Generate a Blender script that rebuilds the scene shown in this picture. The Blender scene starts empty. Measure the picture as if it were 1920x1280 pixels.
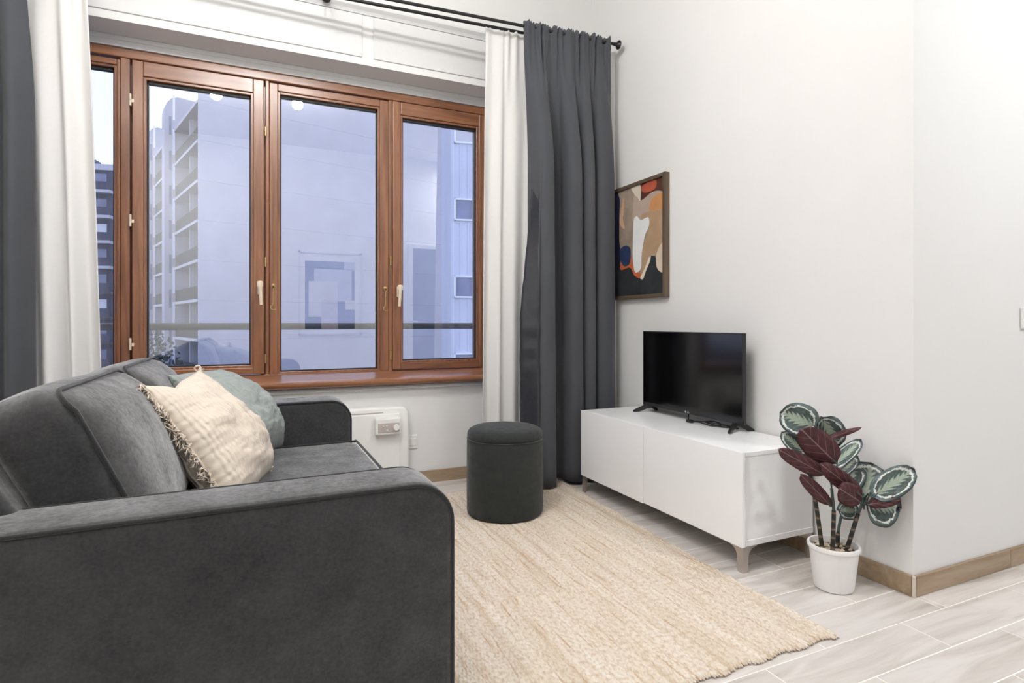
import bpy, bmesh, math, random
import numpy as np
from mathutils import Vector, Matrix, noise
random.seed(7)
PI = math.pi
scn = bpy.context.scene
C = scn.collection

# ------------------------------------------------------------------ camera, world, light, exposure
cam_d = bpy.data.cameras.new('camera')
cam = bpy.data.objects.new('camera', cam_d); C.objects.link(cam)
cam.location = (0, 0, 1.0)
cam.rotation_euler = (PI/2, 0, -math.radians(24.27))
cam_d.sensor_width = 36; cam_d.lens = 36*1076/1920
cam_d.shift_y = -35/1920
cam_d.clip_start = 0.02; cam_d.clip_end = 400
scn.camera = cam
scn.view_settings.view_transform = 'Standard'
scn.view_settings.look = 'None'
scn.view_settings.gamma = 1
scn.view_settings.use_curve_mapping = False
scn.view_settings.exposure = 0.08

def lin(r, g, b):
    f = lambda c: (c/255/12.92 if c/255 <= .04045 else ((c/255+.055)/1.055)**2.4)
    return (f(r), f(g), f(b), 1)

world = bpy.data.worlds.new('dusk_sky'); scn.world = world
world.use_nodes = True
wt = world.node_tree; wt.nodes.clear()
wo = wt.nodes.new('ShaderNodeOutputWorld'); wb = wt.nodes.new('ShaderNodeBackground')
wr = wt.nodes.new('ShaderNodeValToRGB'); wc = wt.nodes.new('ShaderNodeTexCoord'); ws = wt.nodes.new('ShaderNodeSeparateXYZ')
wt.links.new(wc.outputs['Generated'], ws.inputs[0]); wt.links.new(ws.outputs['Z'], wr.inputs[0])
wt.links.new(wr.outputs[0], wb.inputs[0]); wt.links.new(wb.outputs[0], wo.inputs[0])
wr.color_ramp.elements[0].position = 0.0; wr.color_ramp.elements[0].color = (.60, .66, .90, 1)
wr.color_ramp.elements[1].position = 0.8; wr.color_ramp.elements[1].color = (.48, .56, .88, 1)
wb.inputs[1].default_value = 2.3

def lamp(name, kind, loc, energy, color, size, parent=None, rot=(0, 0, 0), spot=None):
    d = bpy.data.lights.new(name, kind); d.energy = energy; d.color = color
    if kind == 'AREA': d.shape = 'DISK'; d.size = size
    else: d.shadow_soft_size = size
    if kind == 'SPOT': d.spot_size = spot or 2.6; d.spot_blend = .6
    o = bpy.data.objects.new(name, d); C.objects.link(o); o.location = loc; o.rotation_euler = rot
    if parent: o.parent = parent
    return o
HEADS = [(-.32, 1.34), (.02, 1.66), (.40, 1.42)]
HEAD_W, CORR_W, REAR_FILL_W = 34, 38, 17
CEIL = 3.36
WARM = (1.0, .988, .976)
for hx, hy in HEADS:
    lamp('spot_lamp', 'POINT', (hx, hy, CEIL-.20), HEAD_W, WARM, .05)
lamp('rear_fill_lamp', 'AREA', (-1.12, .22, CEIL-.06), REAR_FILL_W, (1, .985, .97), .19)  # invented fill light, out of view, brightens faces turned towards the camera
lamp('corridor_lamp', 'AREA', (3.0, -.25, CEIL-.06), CORR_W, (.95, .97, 1.0), .19)

# ------------------------------------------------------------------ helpers
def obj(name, bm, m, parent=None, smooth=False, mesh=None):
    if mesh is None:
        mesh = bpy.data.meshes.new(name); bm.normal_update(); bm.to_mesh(mesh); bm.free()
        for mm in (m if isinstance(m, (list, tuple)) else [m]): mesh.materials.append(mm)
        if smooth:
            for p in mesh.polygons: p.use_smooth = True
            if smooth == 'auto':
                mesh.set_sharp_from_angle(angle=math.radians(38))
    o = bpy.data.objects.new(name, mesh); C.objects.link(o)
    if parent: o.parent = parent; o.matrix_parent_inverse = parent.matrix_world.inverted() if False else Matrix.Translation(-Vector(parent.location)) if parent.get('_base') else Matrix()
    return o
def tag(o, label=None, cat=None, group=None, kind=None):
    if label: o['label'] = label
    if cat: o['category'] = cat
    if group: o['group'] = group
    if kind: o['kind'] = kind
    return o
def thing(name, label, cat, loc=(0, 0, 0), group=None, kind=None):
    o = bpy.data.objects.new(name, None); C.objects.link(o); o.location = loc; o.empty_display_size = .1
    o['_base'] = 1
    return tag(o, label, cat, group, kind)
def struct(name, bm, m, parent=None, smooth=False):
    o = obj(name, bm, m, parent, smooth)
    if not parent: o['kind'] = 'structure'
    return o
def nb(): return bmesh.new()
def box(bm, x0, x1, y0, y1, z0, z1, bev=0, seg=2, mi=0):
    t = bmesh.new()
    bmesh.ops.create_cube(t, size=1)
    for v in t.verts:
        v.co = ((x0+x1)/2+v.co.x*(x1-x0), (y0+y1)/2+v.co.y*(y1-y0), (z0+z1)/2+v.co.z*(z1-z0))
    if bev: bmesh.ops.bevel(t, geom=t.edges[:], offset=bev, segments=seg, affect='EDGES', profile=.5)
    merge(bm, t, mi)
def merge(bm, t, mi=0, mat=None):
    vm = {}
    for v in t.verts: vm[v] = bm.verts.new(mat @ v.co if mat else v.co)
    for f in t.faces:
        try:
            nf = bm.faces.new([vm[v] for v in f.verts]); nf.material_index = mi if mi else f.material_index; nf.smooth = f.smooth
        except ValueError: pass
    t.free()
def B(*a, **k):
    bm = nb(); box(bm, *a, **k); return bm
def tube(bm, pts, r, n=8, closed=False, caps=True):
    pts = [Vector(p) for p in pts]; N = len(pts); rings = []
    up = None
    for i, p in enumerate(pts):
        if closed: t = pts[(i+1) % N]-pts[i-1]
        else: t = pts[min(i+1, N-1)]-pts[max(i-1, 0)]
        t.normalize()
        if up is None: up = t.orthogonal().normalized()
        up = (up-t*up.dot(t)).normalized(); w = t.cross(up)
        rr = r[i] if isinstance(r, (list, tuple)) else r
        rings.append([bm.verts.new(p+(up*math.cos(2*PI*k/n)+w*math.sin(2*PI*k/n))*rr) for k in range(n)])
    for i in range(N if closed else N-1):
        a, b = rings[i], rings[(i+1) % N]
        for k in range(n): bm.faces.new((a[k], a[(k+1) % n], b[(k+1) % n], b[k]))
    if caps and not closed:
        bm.faces.new(rings[0][::-1]); bm.faces.new(rings[-1])
def lathe(bm, prof, n=32, c=(0, 0, 0), mat=None):
    rings = []
    for r, z in prof:
        if r < 1e-6: rings.append([bm.verts.new(Vector((0, 0, z)))])
        else: rings.append([bm.verts.new((r*math.cos(2*PI*k/n), r*math.sin(2*PI*k/n), z)) for k in range(n)])
    for a, b in zip(rings, rings[1:]):
        for k in range(n):
            q = [a[k % len(a)], a[(k+1) % len(a)], b[(k+1) % len(b)], b[k % len(b)]]
            q = list(dict.fromkeys(q))
            if len(q) > 2: bm.faces.new(q)
    M = mat if mat else Matrix.Identity(4)
    M = Matrix.Translation(c) @ M
    for ring in rings:
        for v in ring: v.co = M @ v.co
def prism(bm, pts, a0, a1, axis='y', bev=0, seg=3):
    """extrude a 2-D outline; axis y: pts are (x,z); axis x: (y,z); axis z: (x,y)"""
    t = bmesh.new()
    def P(p, a): return {'y': (p[0], a, p[1]), 'x': (a, p[0], p[1]), 'z': (p[0], p[1], a)}[axis]
    lo = [t.verts.new(P(p, a0)) for p in pts]; hi = [t.verts.new(P(p, a1)) for p in pts]
    f0 = t.faces.new(lo); f1 = t.faces.new(hi[::-1]); n = len(pts)
    for i in range(n): t.faces.new((lo[i], hi[i], hi[(i+1) % n], lo[(i+1) % n]))
    bmesh.ops.recalc_face_normals(t, faces=t.faces[:])
    if bev:
        ed = [e for e in t.edges if (e.verts[0] in lo and e.verts[1] in lo) or (e.verts[0] in hi and e.verts[1] in hi)]
        bmesh.ops.bevel(t, geom=ed, offset=bev, segments=seg, affect='EDGES', profile=.5)
    merge(bm, t)
def catmull(pts, n, closed=False):
    P = [Vector(p) for p in pts]; N = len(P); out = []
    segs = N if closed else N-1
    for i in range(segs):
        if closed: p0, p1, p2, p3 = P[i-1], P[i], P[(i+1) % N], P[(i+2) % N]
        else: p0, p1, p2, p3 = P[max(i-1, 0)], P[i], P[i+1], P[min(i+2, N-1)]
        for k in range(n):
            t = k/n
            out.append(.5*((2*p1)+(p2-p0)*t+(2*p0-5*p1+4*p2-p3)*t*t+(3*p1-p0-3*p2+p3)*t**3))
    if not closed: out.append(P[-1])
    return out
def rounded_outline(x0, x1, z0, z1, radii, n=8):
    """radii: bl, br, tr, tl"""
    out = []
    for (cx, cz, a0), r in zip(((x0, z0, PI), (x1, z0, 1.5*PI), (x1, z1, 0), (x0, z1, PI/2)), radii):
        ox = cx+(r if cx == x0 else -r); oz = cz+(r if cz == z0 else -r)
        for k in range(n+1):
            a = a0+PI/2*k/n; out.append((ox+r*math.cos(a), oz+r*math.sin(a)))
    return out
def soft_box(w, d, h, rad, puff=(0, 0, 0), cuts=11):
    """rounded, puffed block centred on the origin; puff = extra bulge of the x, y, z faces"""
    t = bmesh.new(); bmesh.ops.create_cube(t, size=2)
    bmesh.ops.subdivide_edges(t, edges=t.edges[:], cuts=cuts, use_grid_fill=True)
    hs = Vector((w/2, d/2, h/2))
    for v in t.verts:
        a = v.co.copy()
        p = Vector((a.x*hs.x, a.y*hs.y, a.z*hs.z))
        inner = Vector((max(-hs.x+rad, min(hs.x-rad, p.x)), max(-hs.y+rad, min(hs.y-rad, p.y)), max(-hs.z+rad, min(hs.z-rad, p.z))))
        dv = p-inner
        if dv.length > 1e-6: p = inner+dv.normalized()*min(rad, max(abs(dv.x), abs(dv.y), abs(dv.z)))
        f = lambda q: max(0, 1-q*q)
        p.x += math.copysign(puff[0]*f(a.y)*f(a.z), a.x)*abs(a.x)
        p.y += math.copysign(puff[1]*f(a.x)*f(a.z), a.y)*abs(a.y)
        p.z += math.copysign(puff[2]*f(a.x)*f(a.y), a.z)*abs(a.z)
        v.co = p
    return t

# ------------------------------------------------------------------ materials
class NT:
    def __init__(s, name, rough=.6, spec=.5):
        s.m = bpy.data.materials.new(name); s.m.use_nodes = True
        s.t = s.m.node_tree; s.b = s.t.nodes['Principled BSDF']
        s.b.inputs['Roughness'].default_value = rough; s.b.inputs['Specular IOR Level'].default_value = spec
    def n(s, typ, **kw):
        x = s.t.nodes.new(typ)
        for k, v in kw.items():
            if k.startswith('_'): setattr(x, k[1:], v)
            else: x.inputs[k.replace('__', ' ')].default_value = v
        return x
    def l(s, a, b): s.t.links.new(a, b)
    def coords(s, which='Object', scale=(1, 1, 1), rot=(0, 0, 0)):
        tc = s.n('ShaderNodeTexCoord'); mp = s.n('ShaderNodeMapping'); mp.inputs['Scale'].default_value = scale; mp.inputs['Rotation'].default_value = rot
        s.l(tc.outputs[which], mp.inputs[0]); return mp.outputs[0]
    def noise(s, vec, scale, detail=4, rough=.55, dist=0):
        x = s.n('ShaderNodeTexNoise', Scale=scale, Detail=detail, Roughness=rough, Distortion=dist)
        if vec is not None: s.l(vec, x.inputs['Vector'])
        return x.outputs['Fac']
    def ramp(s, fac, stops):
        r = s.n('ShaderNodeValToRGB'); e = r.color_ramp.elements
        while len(e) < len(stops): e.new(.5)
        for q, (p, c) in zip(e, stops): q.position = p; q.color = c
        s.l(fac, r.inputs[0]); return r.outputs[0]
    def mix(s, fac, a, b, mode='MIX'):
        x = s.n('ShaderNodeMix', _data_type='RGBA', _blend_type=mode)
        for sock, v in ((x.inputs[0], fac), (x.inputs[6], a), (x.inputs[7], b)):
            if hasattr(v, 'is_output'): s.l(v, sock)
            else: sock.default_value = v
        return x.outputs[2]
    def math(s, op, a, b=0):
        x = s.n('ShaderNodeMath', _operation=op)
        for sock, v in ((x.inputs[0], a), (x.inputs[1], b)):
            if hasattr(v, 'is_output'): s.l(v, sock)
            else: sock.default_value = v
        return x.outputs[0]
    def bump(s, h, strength=.3, dist=.002):
        x = s.n('ShaderNodeBump', Strength=strength, Distance=dist); s.l(h, x.inputs['Height']); s.l(x.outputs[0], s.b.inputs['Normal'])
    def col(s, c):
        if hasattr(c, 'is_output'): s.l(c, s.b.inputs['Base Color'])
        else: s.b.inputs['Base Color'].default_value = c
def plain(name, rgb, rough=.6, var=.04, scale=30, metal=0, spec=.5, bump=0):
    t = NT(name, rough, spec); c = lin(*rgb)
    v = t.coords('Object'); f = t.noise(v, scale)
    lo = tuple(x*(1-var) for x in c[:3])+(1,); hi = tuple(min(1, x*(1+var)) for x in c[:3])+(1,)
    t.col(t.ramp(f, [(.3, lo), (.7, hi)])); t.b.inputs['Metallic'].default_value = metal
    if bump: t.bump(f, bump, .001)
    return t.m
def fabric(name, rgb, var=.25, weave=900, mott=9, sheen=.3, rough=.9, bump=.4):
    t = NT(name, rough, .2); c = Vector(lin(*rgb)[:3]); v = t.coords('Object')
    a = t.noise(v, mott, 5, .65); f = t.noise(v, weave, 2, .5)
    base = t.ramp(a, [(.3, (*(c*(1-var)), 1)), (.72, (*(c*(1+var)), 1))])
    t.col(t.mix(.45, base, t.ramp(f, [(.3, (*(c*.5), 1)), (.7, (*(c*1.6), 1))])))
    t.l(t.ramp(t.math('ADD', t.math('MULTIPLY', a, .55), t.math('MULTIPLY', t.noise(v, weave*.6, 3, .6), .45)), [(.32, (sheen*.45,)*3+(1,)), (.66, (min(1, sheen*1.45),)*3+(1,))]), t.b.inputs['Sheen Weight']); t.b.inputs['Sheen Roughness'].default_value = .5
    t.bump(f, bump, .0008); return t.m
def wood(name, axis, a, b, c, rough=.35, coat=.5):
    t = NT(name, rough); sc = [22, 22, 22]; sc[axis] = 1.3
    v = t.coords('Object', sc)
    g = t.noise(v, 1.6, 6, .6, .6)
    sc2 = [90, 90, 90]; sc2[axis] = 4
    fine = t.noise(t.coords('Object', sc2), 1.5, 3, .6)
    base = t.ramp(g, [(.28, lin(*a)), (.5, lin(*b)), (.74, lin(*c))])
    t.col(t.mix(t.math('MULTIPLY', fine, .35), base, lin(*a)))
    t.b.inputs['Coat Weight'].default_value = coat; t.b.inputs['Coat Roughness'].default_value = .22
    t.bump(fine, .15, .001); return t.m

M = {}
def wallmat(name, rgb):
    t = NT(name, .75, .25); c = lin(*rgb); v = t.coords('Object')
    t.col(t.ramp(t.noise(v, 3, 3), [(.3, tuple(x*.985 for x in c[:3])+(1,)), (.7, c)])); t.bump(t.noise(v, 160, 3), .06, .001); return t.m
M['wall'] = wallmat('white_wall_paint', (231, 230, 228))
M['ceiling'] = wallmat('ceiling_paint', (238, 237, 235))
M['lacquer'] = plain('white_lacquer_trim', (220, 220, 219), .4, .01)
M['white_gloss'] = plain('white_satin_lacquer', (249, 249, 249), .32, .005)
M['heater'] = plain('white_heater_enamel', (240, 240, 237), .4, .01)
M['grey_plate'] = plain('grey_plastic_plate', (188, 178, 172), .5, .03)
M['plastic'] = plain('white_plastic', (236, 235, 232), .4, .01)
M['ivory'] = plain('ivory_handle_enamel', (226, 210, 185), .35, .03)
M['brass'] = plain('aged_brass', (190, 160, 110), .35, .1, metal=.8)
M['woodv'] = wood('window_wood_vertical', 2, (100, 62, 38), (142, 92, 60), (168, 116, 80))
M['woodh'] = wood('window_wood_horizontal', 0, (100, 62, 38), (142, 92, 60), (168, 116, 80))
M['sill'] = wood('sill_wood', 0, (104, 64, 40), (146, 96, 64), (174, 122, 86), .3, .35)
M['gasket'] = plain('black_rubber_gasket', (25, 24, 26), .6)
M['spacer'] = plain('aluminium_spacer', (190, 190, 195), .3, metal=.9)
M['rodm'] = plain('gunmetal_rod', (58, 57, 58), .32, .1, metal=.75)
M['sofa'] = fabric('charcoal_sofa_fabric', (45, 45, 46), .30, 150, 9, .62)
M['piping'] = fabric('charcoal_piping', (42, 42, 43), .1, 500, 20, .3)
M['stool'] = fabric('black_green_boucle', (44, 47, 45), .14, 700, 30, .15, bump=.7)
M['dark_curtain'] = fabric('anthracite_curtain', (74, 76, 81), .06, 1600, 4, .15, .75, .15)
M['lining'] = plain('satin_curtain_lining', (48, 50, 56), .28, .2, 40)
M['teal'] = None
M['steel'] = plain('brushed_leg_metal', (190, 182, 176), .35, .06, metal=.85)
M['tv_plastic'] = plain('black_tv_plastic', (30, 30, 31), .4, .05)
M['tv_screen'] = plain('black_tv_screen', (8, 8, 9), .12, .02)
M['logo'] = plain('pale_logo_print', (205, 205, 205), .5)
M['cable'] = plain('black_cable_rubber', (18, 18, 19), .5)
M['pot'] = plain('white_ceramic_pot', (238, 236, 235), .35, .01)
M['soil'] = plain('dark_soil', (70, 56, 42), .95, .4, 90, bump=.6)
M['art_frame'] = wood('walnut_picture_frame', 2, (72, 60, 49), (100, 84, 69), (126, 108, 90), .5, 0)
M['grout'] = plain('pale_tile_grout', (244, 240, 234), .8, .05, 60)
M['lampmetal'] = plain('white_lamp_metal', (225, 225, 228), .35, .02)
M['tan_edge'] = plain('corner_tile_trim', (214, 202, 186), .5, .04)

def muslin(name, rgb, k, var=.06):
    t = NT(name, .92, .15); c = Vector(lin(*rgb)[:3]); v = t.coords('UV')
    d = t.noise(v, 5, 3); 
    w1 = t.n('ShaderNodeTexWave', _bands_direction='X', Scale=k, Distortion=3.5, Detail=2); t.l(v, w1.inputs[0])
    w2 = t.n('ShaderNodeTexWave', _bands_direction='Y', Scale=k*.5, Distortion=5, Detail=2); t.l(v, w2.inputs[0])
    h = t.math('ADD', t.math('MULTIPLY', w1.outputs['Fac'], d), t.math('MULTIPLY', w2.outputs['Fac'], .3))
    t.col(t.ramp(t.noise(v, 14, 4), [(.3, (*(c*(1-var)), 1)), (.7, (*(c*(1+var)), 1))]))
    t.b.inputs['Sheen Weight'].default_value = .15
    t.bump(h, .55, .006); return t.m
M['cream'] = muslin('cream_muslin', (218, 205, 190), 11)
M['teal'] = muslin('sage_muslin', (150, 157, 154), 13)
M['fringe'] = plain('cream_fringe_yarn', (208, 195, 180), .95, .12, 60)

def sheer():
    t = NT('white_sheer_weave', .9, .1); v = t.coords('Object')
    t.col(t.ramp(t.noise(v, 700, 2), [(.3, lin(236, 234, 231)), (.7, lin(247, 246, 244))]))
    tr = t.n('ShaderNodeBsdfTranslucent'); tr.inputs[0].default_value = lin(240, 238, 238)
    mx = t.n('ShaderNodeMixShader'); mx.inputs[0].default_value = .18
    t.l(t.b.outputs[0], mx.inputs[1]); t.l(tr.outputs[0], mx.inputs[2]); t.l(mx.outputs[0], t.t.nodes['Material Output'].inputs[0])
    return t.m
M['sheer'] = sheer()
def glass():
    t = NT('window_glass'); tb = t.n('ShaderNodeBsdfTransparent'); tb.inputs[0].default_value = (.95, .97, .98, 1)
    gb = t.n('ShaderNodeBsdfGlossy', Roughness=0.0); gb.inputs[0].default_value = (1, 1, 1, 1)
    lw = t.n('ShaderNodeLayerWeight', Blend=.5)
    f = t.math('ADD', t.math('MULTIPLY', t.math('POWER', lw.outputs['Facing'], 4), .6), .15)
    mx = t.n('ShaderNodeMixShader'); t.l(f, mx.inputs[0]); t.l(tb.outputs[0], mx.inputs[1]); t.l(gb.outputs[0], mx.inputs[2])
    t.l(mx.outputs[0], t.t.nodes['Material Output'].inputs[0]); return t.m
M['glass'] = glass()
def plank_mat(name, stops, axis=0):
    t = NT(name, .42, .4); oi = t.n('ShaderNodeObjectInfo'); tc = t.n('ShaderNodeTexCoord')
    sc = [1.6, 14, 14] if axis == 0 else [14, 1.6, 14]
    mp = t.n('ShaderNodeMapping'); mp.inputs['Scale'].default_value = sc
    t.l(tc.outputs['Object'], mp.inputs[0])
    cb = t.n('ShaderNodeCombineXYZ'); k = t.math('MULTIPLY', oi.outputs['Random'], 57)
    for q in range(3): t.l(k, cb.inputs[q])
    t.l(cb.outputs[0], mp.inputs['Location'])
    g = t.noise(mp.outputs[0], 1.0, 6, .62, .8)
    mp2 = t.n('ShaderNodeMapping'); mp2.inputs['Scale'].default_value = [q*5 for q in sc]
    t.l(tc.outputs['Object'], mp2.inputs[0]); t.l(cb.outputs[0], mp2.inputs['Location'])
    fine = t.noise(mp2.outputs[0], 1.0, 3, .6)
    base = t.ramp(g, [(p, lin(*c)) for p, c in stops])
    base = t.mix(t.math('MULTIPLY', fine, .22), base, lin(*stops[0][1]))
    tint = t.ramp(oi.outputs['Random'], [(0, (.92, .91, .90, 1)), (1, (1.0, .99, .98, 1))])
    t.col(t.mix(1.0, base, tint, 'MULTIPLY')); t.bump(fine, .08, .001); return t.m
M['plank'] = plank_mat('wood_look_tile', [(.24, (166, 157, 149)), (.42, (206, 200, 194)), (.58, (222, 217, 213)), (.8, (231, 228, 225))])
M['skirt'] = plank_mat('wood_look_skirting', [(.22, (120, 98, 76)), (.45, (160, 138, 112)), (.6, (178, 158, 134)), (.8, (190, 172, 150))])

# ------------------------------------------------------------------ room shell
XR, YR, YW, XL, YB, XE = 2.2, 1.31, 3.5, -1.75, -.70, 4.6
WX0, WX1, SZ, WZ = -1.40, 1.50, .63, 2.545      # window niche
floor = struct('floor', B(XL, XE, YB, YW, -.12, -.0009), M['grout'])
mesh_cache = {}
def plank(x0, x1, y0, y1):
    if x1-x0 < .01 or y1-y0 < .01: return
    g = .0021; L, W = round(x1-x0, 3), round(y1-y0, 3)
    if (L, W) not in mesh_cache:
        bm = B(-L/2+g, L/2-g, -W/2+g, W/2-g, -.006, 0, bev=.0006, seg=1)
        mesh_cache[L, W] = obj('plank', bm, M['plank'], floor); o = mesh_cache[L, W]
    else:
        o = bpy.data.objects.new('plank', mesh_cache[L, W].data); C.objects.link(o); o.parent = floor
    o.location = ((x0+x1)/2, (y0+y1)/2, 0)
rows = 25; y = 3.5-.001
edges = [1.212+.1545*k for k in range(-13, 16)]
for i, (ya, yb) in enumerate(zip(edges, edges[1:])):
    ya, yb = max(ya, YB), min(yb, YW)
    if yb-ya < .01: continue
    off = 1.606 if (i+1) % 2 == 0 else 1.97
    x = off-.62*6
    while x < XE:
        a, b = max(x, XL), min(x+.62, XE); x += .62
        if b-a < .01: continue
        if yb <= YR+.02: plank(a, b, ya, min(yb, YR))
        elif ya >= YR: plank(a, min(b, XR), ya, yb)
        elif b <= XR: plank(a, b, ya, yb)
        elif a >= XR: plank(a, b, ya, YR)
        else: plank(a, XR, ya, yb); plank(XR, b, ya, YR)
struct('ceiling', B(XL-.2, XE+.2, YB-.2, YW+.45, CEIL, CEIL+.15), M['ceiling'])
# window wall (with opening), right wall block with the return face, back, left, far right
bm = nb()
box(bm, XL-.2, WX0, YW, YW+.4, 0, CEIL); box(bm, WX1, XR, YW, YW+.4, 0, CEIL)
box(bm, WX0, WX1, YW, YW+.4, 0, SZ+.03); box(bm, WX0, WX1, YW, YW+.4, WZ, CEIL)
struct('wall_window', bm, M['wall'])
struct('wall_right', B(XR, XE+.2, YR, YW+.4, 0, CEIL), M['wall'])
struct('wall_back', B(XL-.2, XE+.2, YB-.2, YB, 0, CEIL), M['wall'])
struct('wall_left', B(XL-.2, XL, YB, YW, 0, CEIL), M['wall'])
struct('wall_far_right', B(XE, XE+.2, YB, YR, 0, CEIL), M['wall'])
# skirting tiles, each a piece
def skirting(name, side, length):
    root = thing(name, None, None, kind='structure')
    t = .0
    while t < length:
        e = min(t+.62, length); g = .001
        if side == 'return': bm = B(XR+t+g, XR+e-g, YR-.011, YR, 0, .076, bev=.0015, seg=1)
        elif side == 'right': bm = B(XR-.011, XR, YR+t+g, YR+e-g, 0, .076, bev=.0015, seg=1)
        else: bm = B(XR-.012-e+g, XR-.012-t-g, YW-.011, YW, 0, .076, bev=.0015, seg=1)
        obj('skirting_tile', bm, M['skirt'], root); t = e
skirting('baseboard_right', 'right', YW-YR-.012)
skirting('baseboard_return', 'return', XE-XR)
skirting('baseboard_window', 'window', XR-XL-.012)
struct('trim_1', B(XR-.0115, XR-.001, YR-.0115, YR-.001, 0, .0765, bev=.002), M['tan_edge'])
# roller-shutter fascia: raised panels, cove and the step above the window frame
bm = nb()
box(bm, -1.62, .594, YW-.010, YW+.01, 2.588, 2.838, bev=.003)
struct('trim_2', bm, M['lacquer'])
struct('trim_3', B(.660, 1.98, YW-.010, YW+.01, 2.588, 2.838, bev=.003), M['lacquer'])
cove = [(YW+.01, 2.842), (YW-.010, 2.842), (YW-.013, 2.848), (YW-.020, 2.858), (YW-.034, 2.870), (YW-.038, 2.874), (YW-.038, 2.886), (YW+.01, 2.886)]
bm = nb(); prism(bm, cove, -1.75, 2.2, 'x'); struct('trim_4', bm, M['lacquer'])
bm = nb(); box(bm, WX0, WX1, 3.685, 3.90, 2.488, WZ); box(bm, WX0, WX1, 3.678, 3.70, 2.520, WZ, bev=.004)
struct('trim_5', bm, M['lacquer'])

# ------------------------------------------------------------------ window
win = thing('window_1', None, None, kind='structure')
FY = 3.70
bm = nb()
def rail(bm, x0, x1, z0, z1, y0, y1, bev=.004): box(bm, x0, x1, y0, y1, z0, z1, bev=bev)
frm_h = nb(); rail(frm_h, WX0, WX1, 2.437, 2.488, FY-.004, FY+.09, .006); rail(frm_h, WX0, WX1, .655, .695, FY+.0, FY+.09)
obj('frame_head', frm_h, M['woodh'], win)
for x0, x1 in ((WX0, -1.345), (-.655, -.612), (.066, .086), (.796, .820), (1.432, WX1)):
    bm = nb(); rail(bm, x0, x1, .69, 2.437, FY+.002, FY+.09, .003); rail(bm, x0-.03, x1+.03, .69, 2.437, FY+.056, FY+.092, .003); obj('frame_post', bm, M['woodv'], win)
def sash(gx0, gx1, gz0, gz1, l, r, t, b, yf, step=True):
    """wooden leaf: glass rect plus stile/rail widths; beads step back towards the pane"""
    root = None
    x0, x1, z0, z1 = gx0-l, gx1+r, gz0-b, gz1+t
    bm = nb()
    for a0, a1 in ((x0, gx0-.014), (gx1+.014, x1)): rail(bm, a0, a1, z0, z1, yf, yf+.065)
    s = obj('sash', bm, M['woodv'], win)
    bm = nb()
    for c0, c1 in ((z0, gz0-.014), (gz1+.014, z1)): rail(bm, gx0-.014, gx1+.014, c0, c1, yf+.0005, yf+.065)
    obj('sash_rail', bm, M['woodh'], s)
    bm = nb()
    for a0, a1 in ((gx0-.016, gx0), (gx1, gx1+.016)): rail(bm, a0, a1, gz0-.014, gz1+.014, yf+.010, yf+.05, .003)
    for c0, c1 in ((gz0-.016, gz0), (gz1, gz1+.016)): rail(bm, gx0-.002, gx1+.002, c0, c1, yf+.0105, yf+.05, .003)
    obj('glazing_bead', bm, M['woodv'], s)
    bm = nb()
    e = .007
    for a0, a1 in ((gx0-.002, gx0+e), (gx1-e, gx1+.002)): box(bm, a0, a1, yf+.0285, yf+.055, gz0, gz1)
    box(bm, gx0, gx1, yf+.0285, yf+.055, gz1-.016, gz1+.002); box(bm, gx0, gx1, yf+.0285, yf+.055, gz0-.002, gz0+e)
    obj('gasket', bm, M['gasket'], s)
    obj('pane', B(gx0-.004, gx1+.004, yf+.036, yf+.040, gz0-.004, gz1+.004), M['glass'], s)
    return s
SY = FY-.014
s0 = sash(-1.29, -.686, .706, 2.379, .045, .030, .045, .016, FY-.002)
s1 = sash(-.534, -.014, .752, 2.334, .066, .072, .095, .052, SY)
s2 = sash(.148, .727, .706, 2.370, .060, .068, .058, .014, FY-.002)
s3 = sash(.886, 1.399, .754, 2.335, .066, .034, .095, .056, SY)
def fit(name, bm, m, parent=win, smooth='auto'): return obj(name, bm, m, parent, smooth)
for z in (2.207, 1.554, .884):      # hinges of the left opening leaf
    bm = nb(); lathe(bm, [(0, -.032), (.006, -.032), (.0065, -.002), (.0045, -.001), (.0065, .001), (.0065, .030), (.003, .034), (0, .034)], 12, (-.607, SY-.006, z))
    box(bm, -.607, -.590, SY-.004, SY, z-.012, z+.006); fit('hinge', bm, M['ivory'])
for x, zs in ((.066, (2.13, 1.36, .79)), (.806, (1.40, .79))):
    for z in zs:
        bm = nb(); lathe(bm, [(0, -.028), (.005, -.028), (.0055, 0), (.005, .026), (0, .028)], 10, (x, SY-.003, z)); fit('hinge', bm, M['brass'])
for hx, s in ((.036, 1), (.858, -1)):   # espagnolette handles
    bm = nb(); box(bm, hx-.014, hx+.014, SY-.010, SY, 1.165, 1.235, bev=.004); h = fit('handle_plate', bm, M['ivory'])
    bm = nb(); lathe(bm, [(.010, 0), (.010, .032), (0, .034)], 12, (hx, SY-.008, 1.215), Matrix.Rotation(PI/2, 4, 'X'))
    pts = [(hx, SY-.040, 1.240), (hx+.001*s, SY-.046, 1.222), (hx+.004*s, SY-.048, 1.17), (hx+.006*s, SY-.046, 1.105)]
    box(bm, hx-.016, hx+.016, SY-.052, SY-.036, 1.206, 1.243, bev=.006)
    tube(bm, catmull(pts, 6), [.011]*10+[.010]*5+[.009]*4, 10)
    obj('handle_lever', bm, M['ivory'], h, 'auto')
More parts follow.
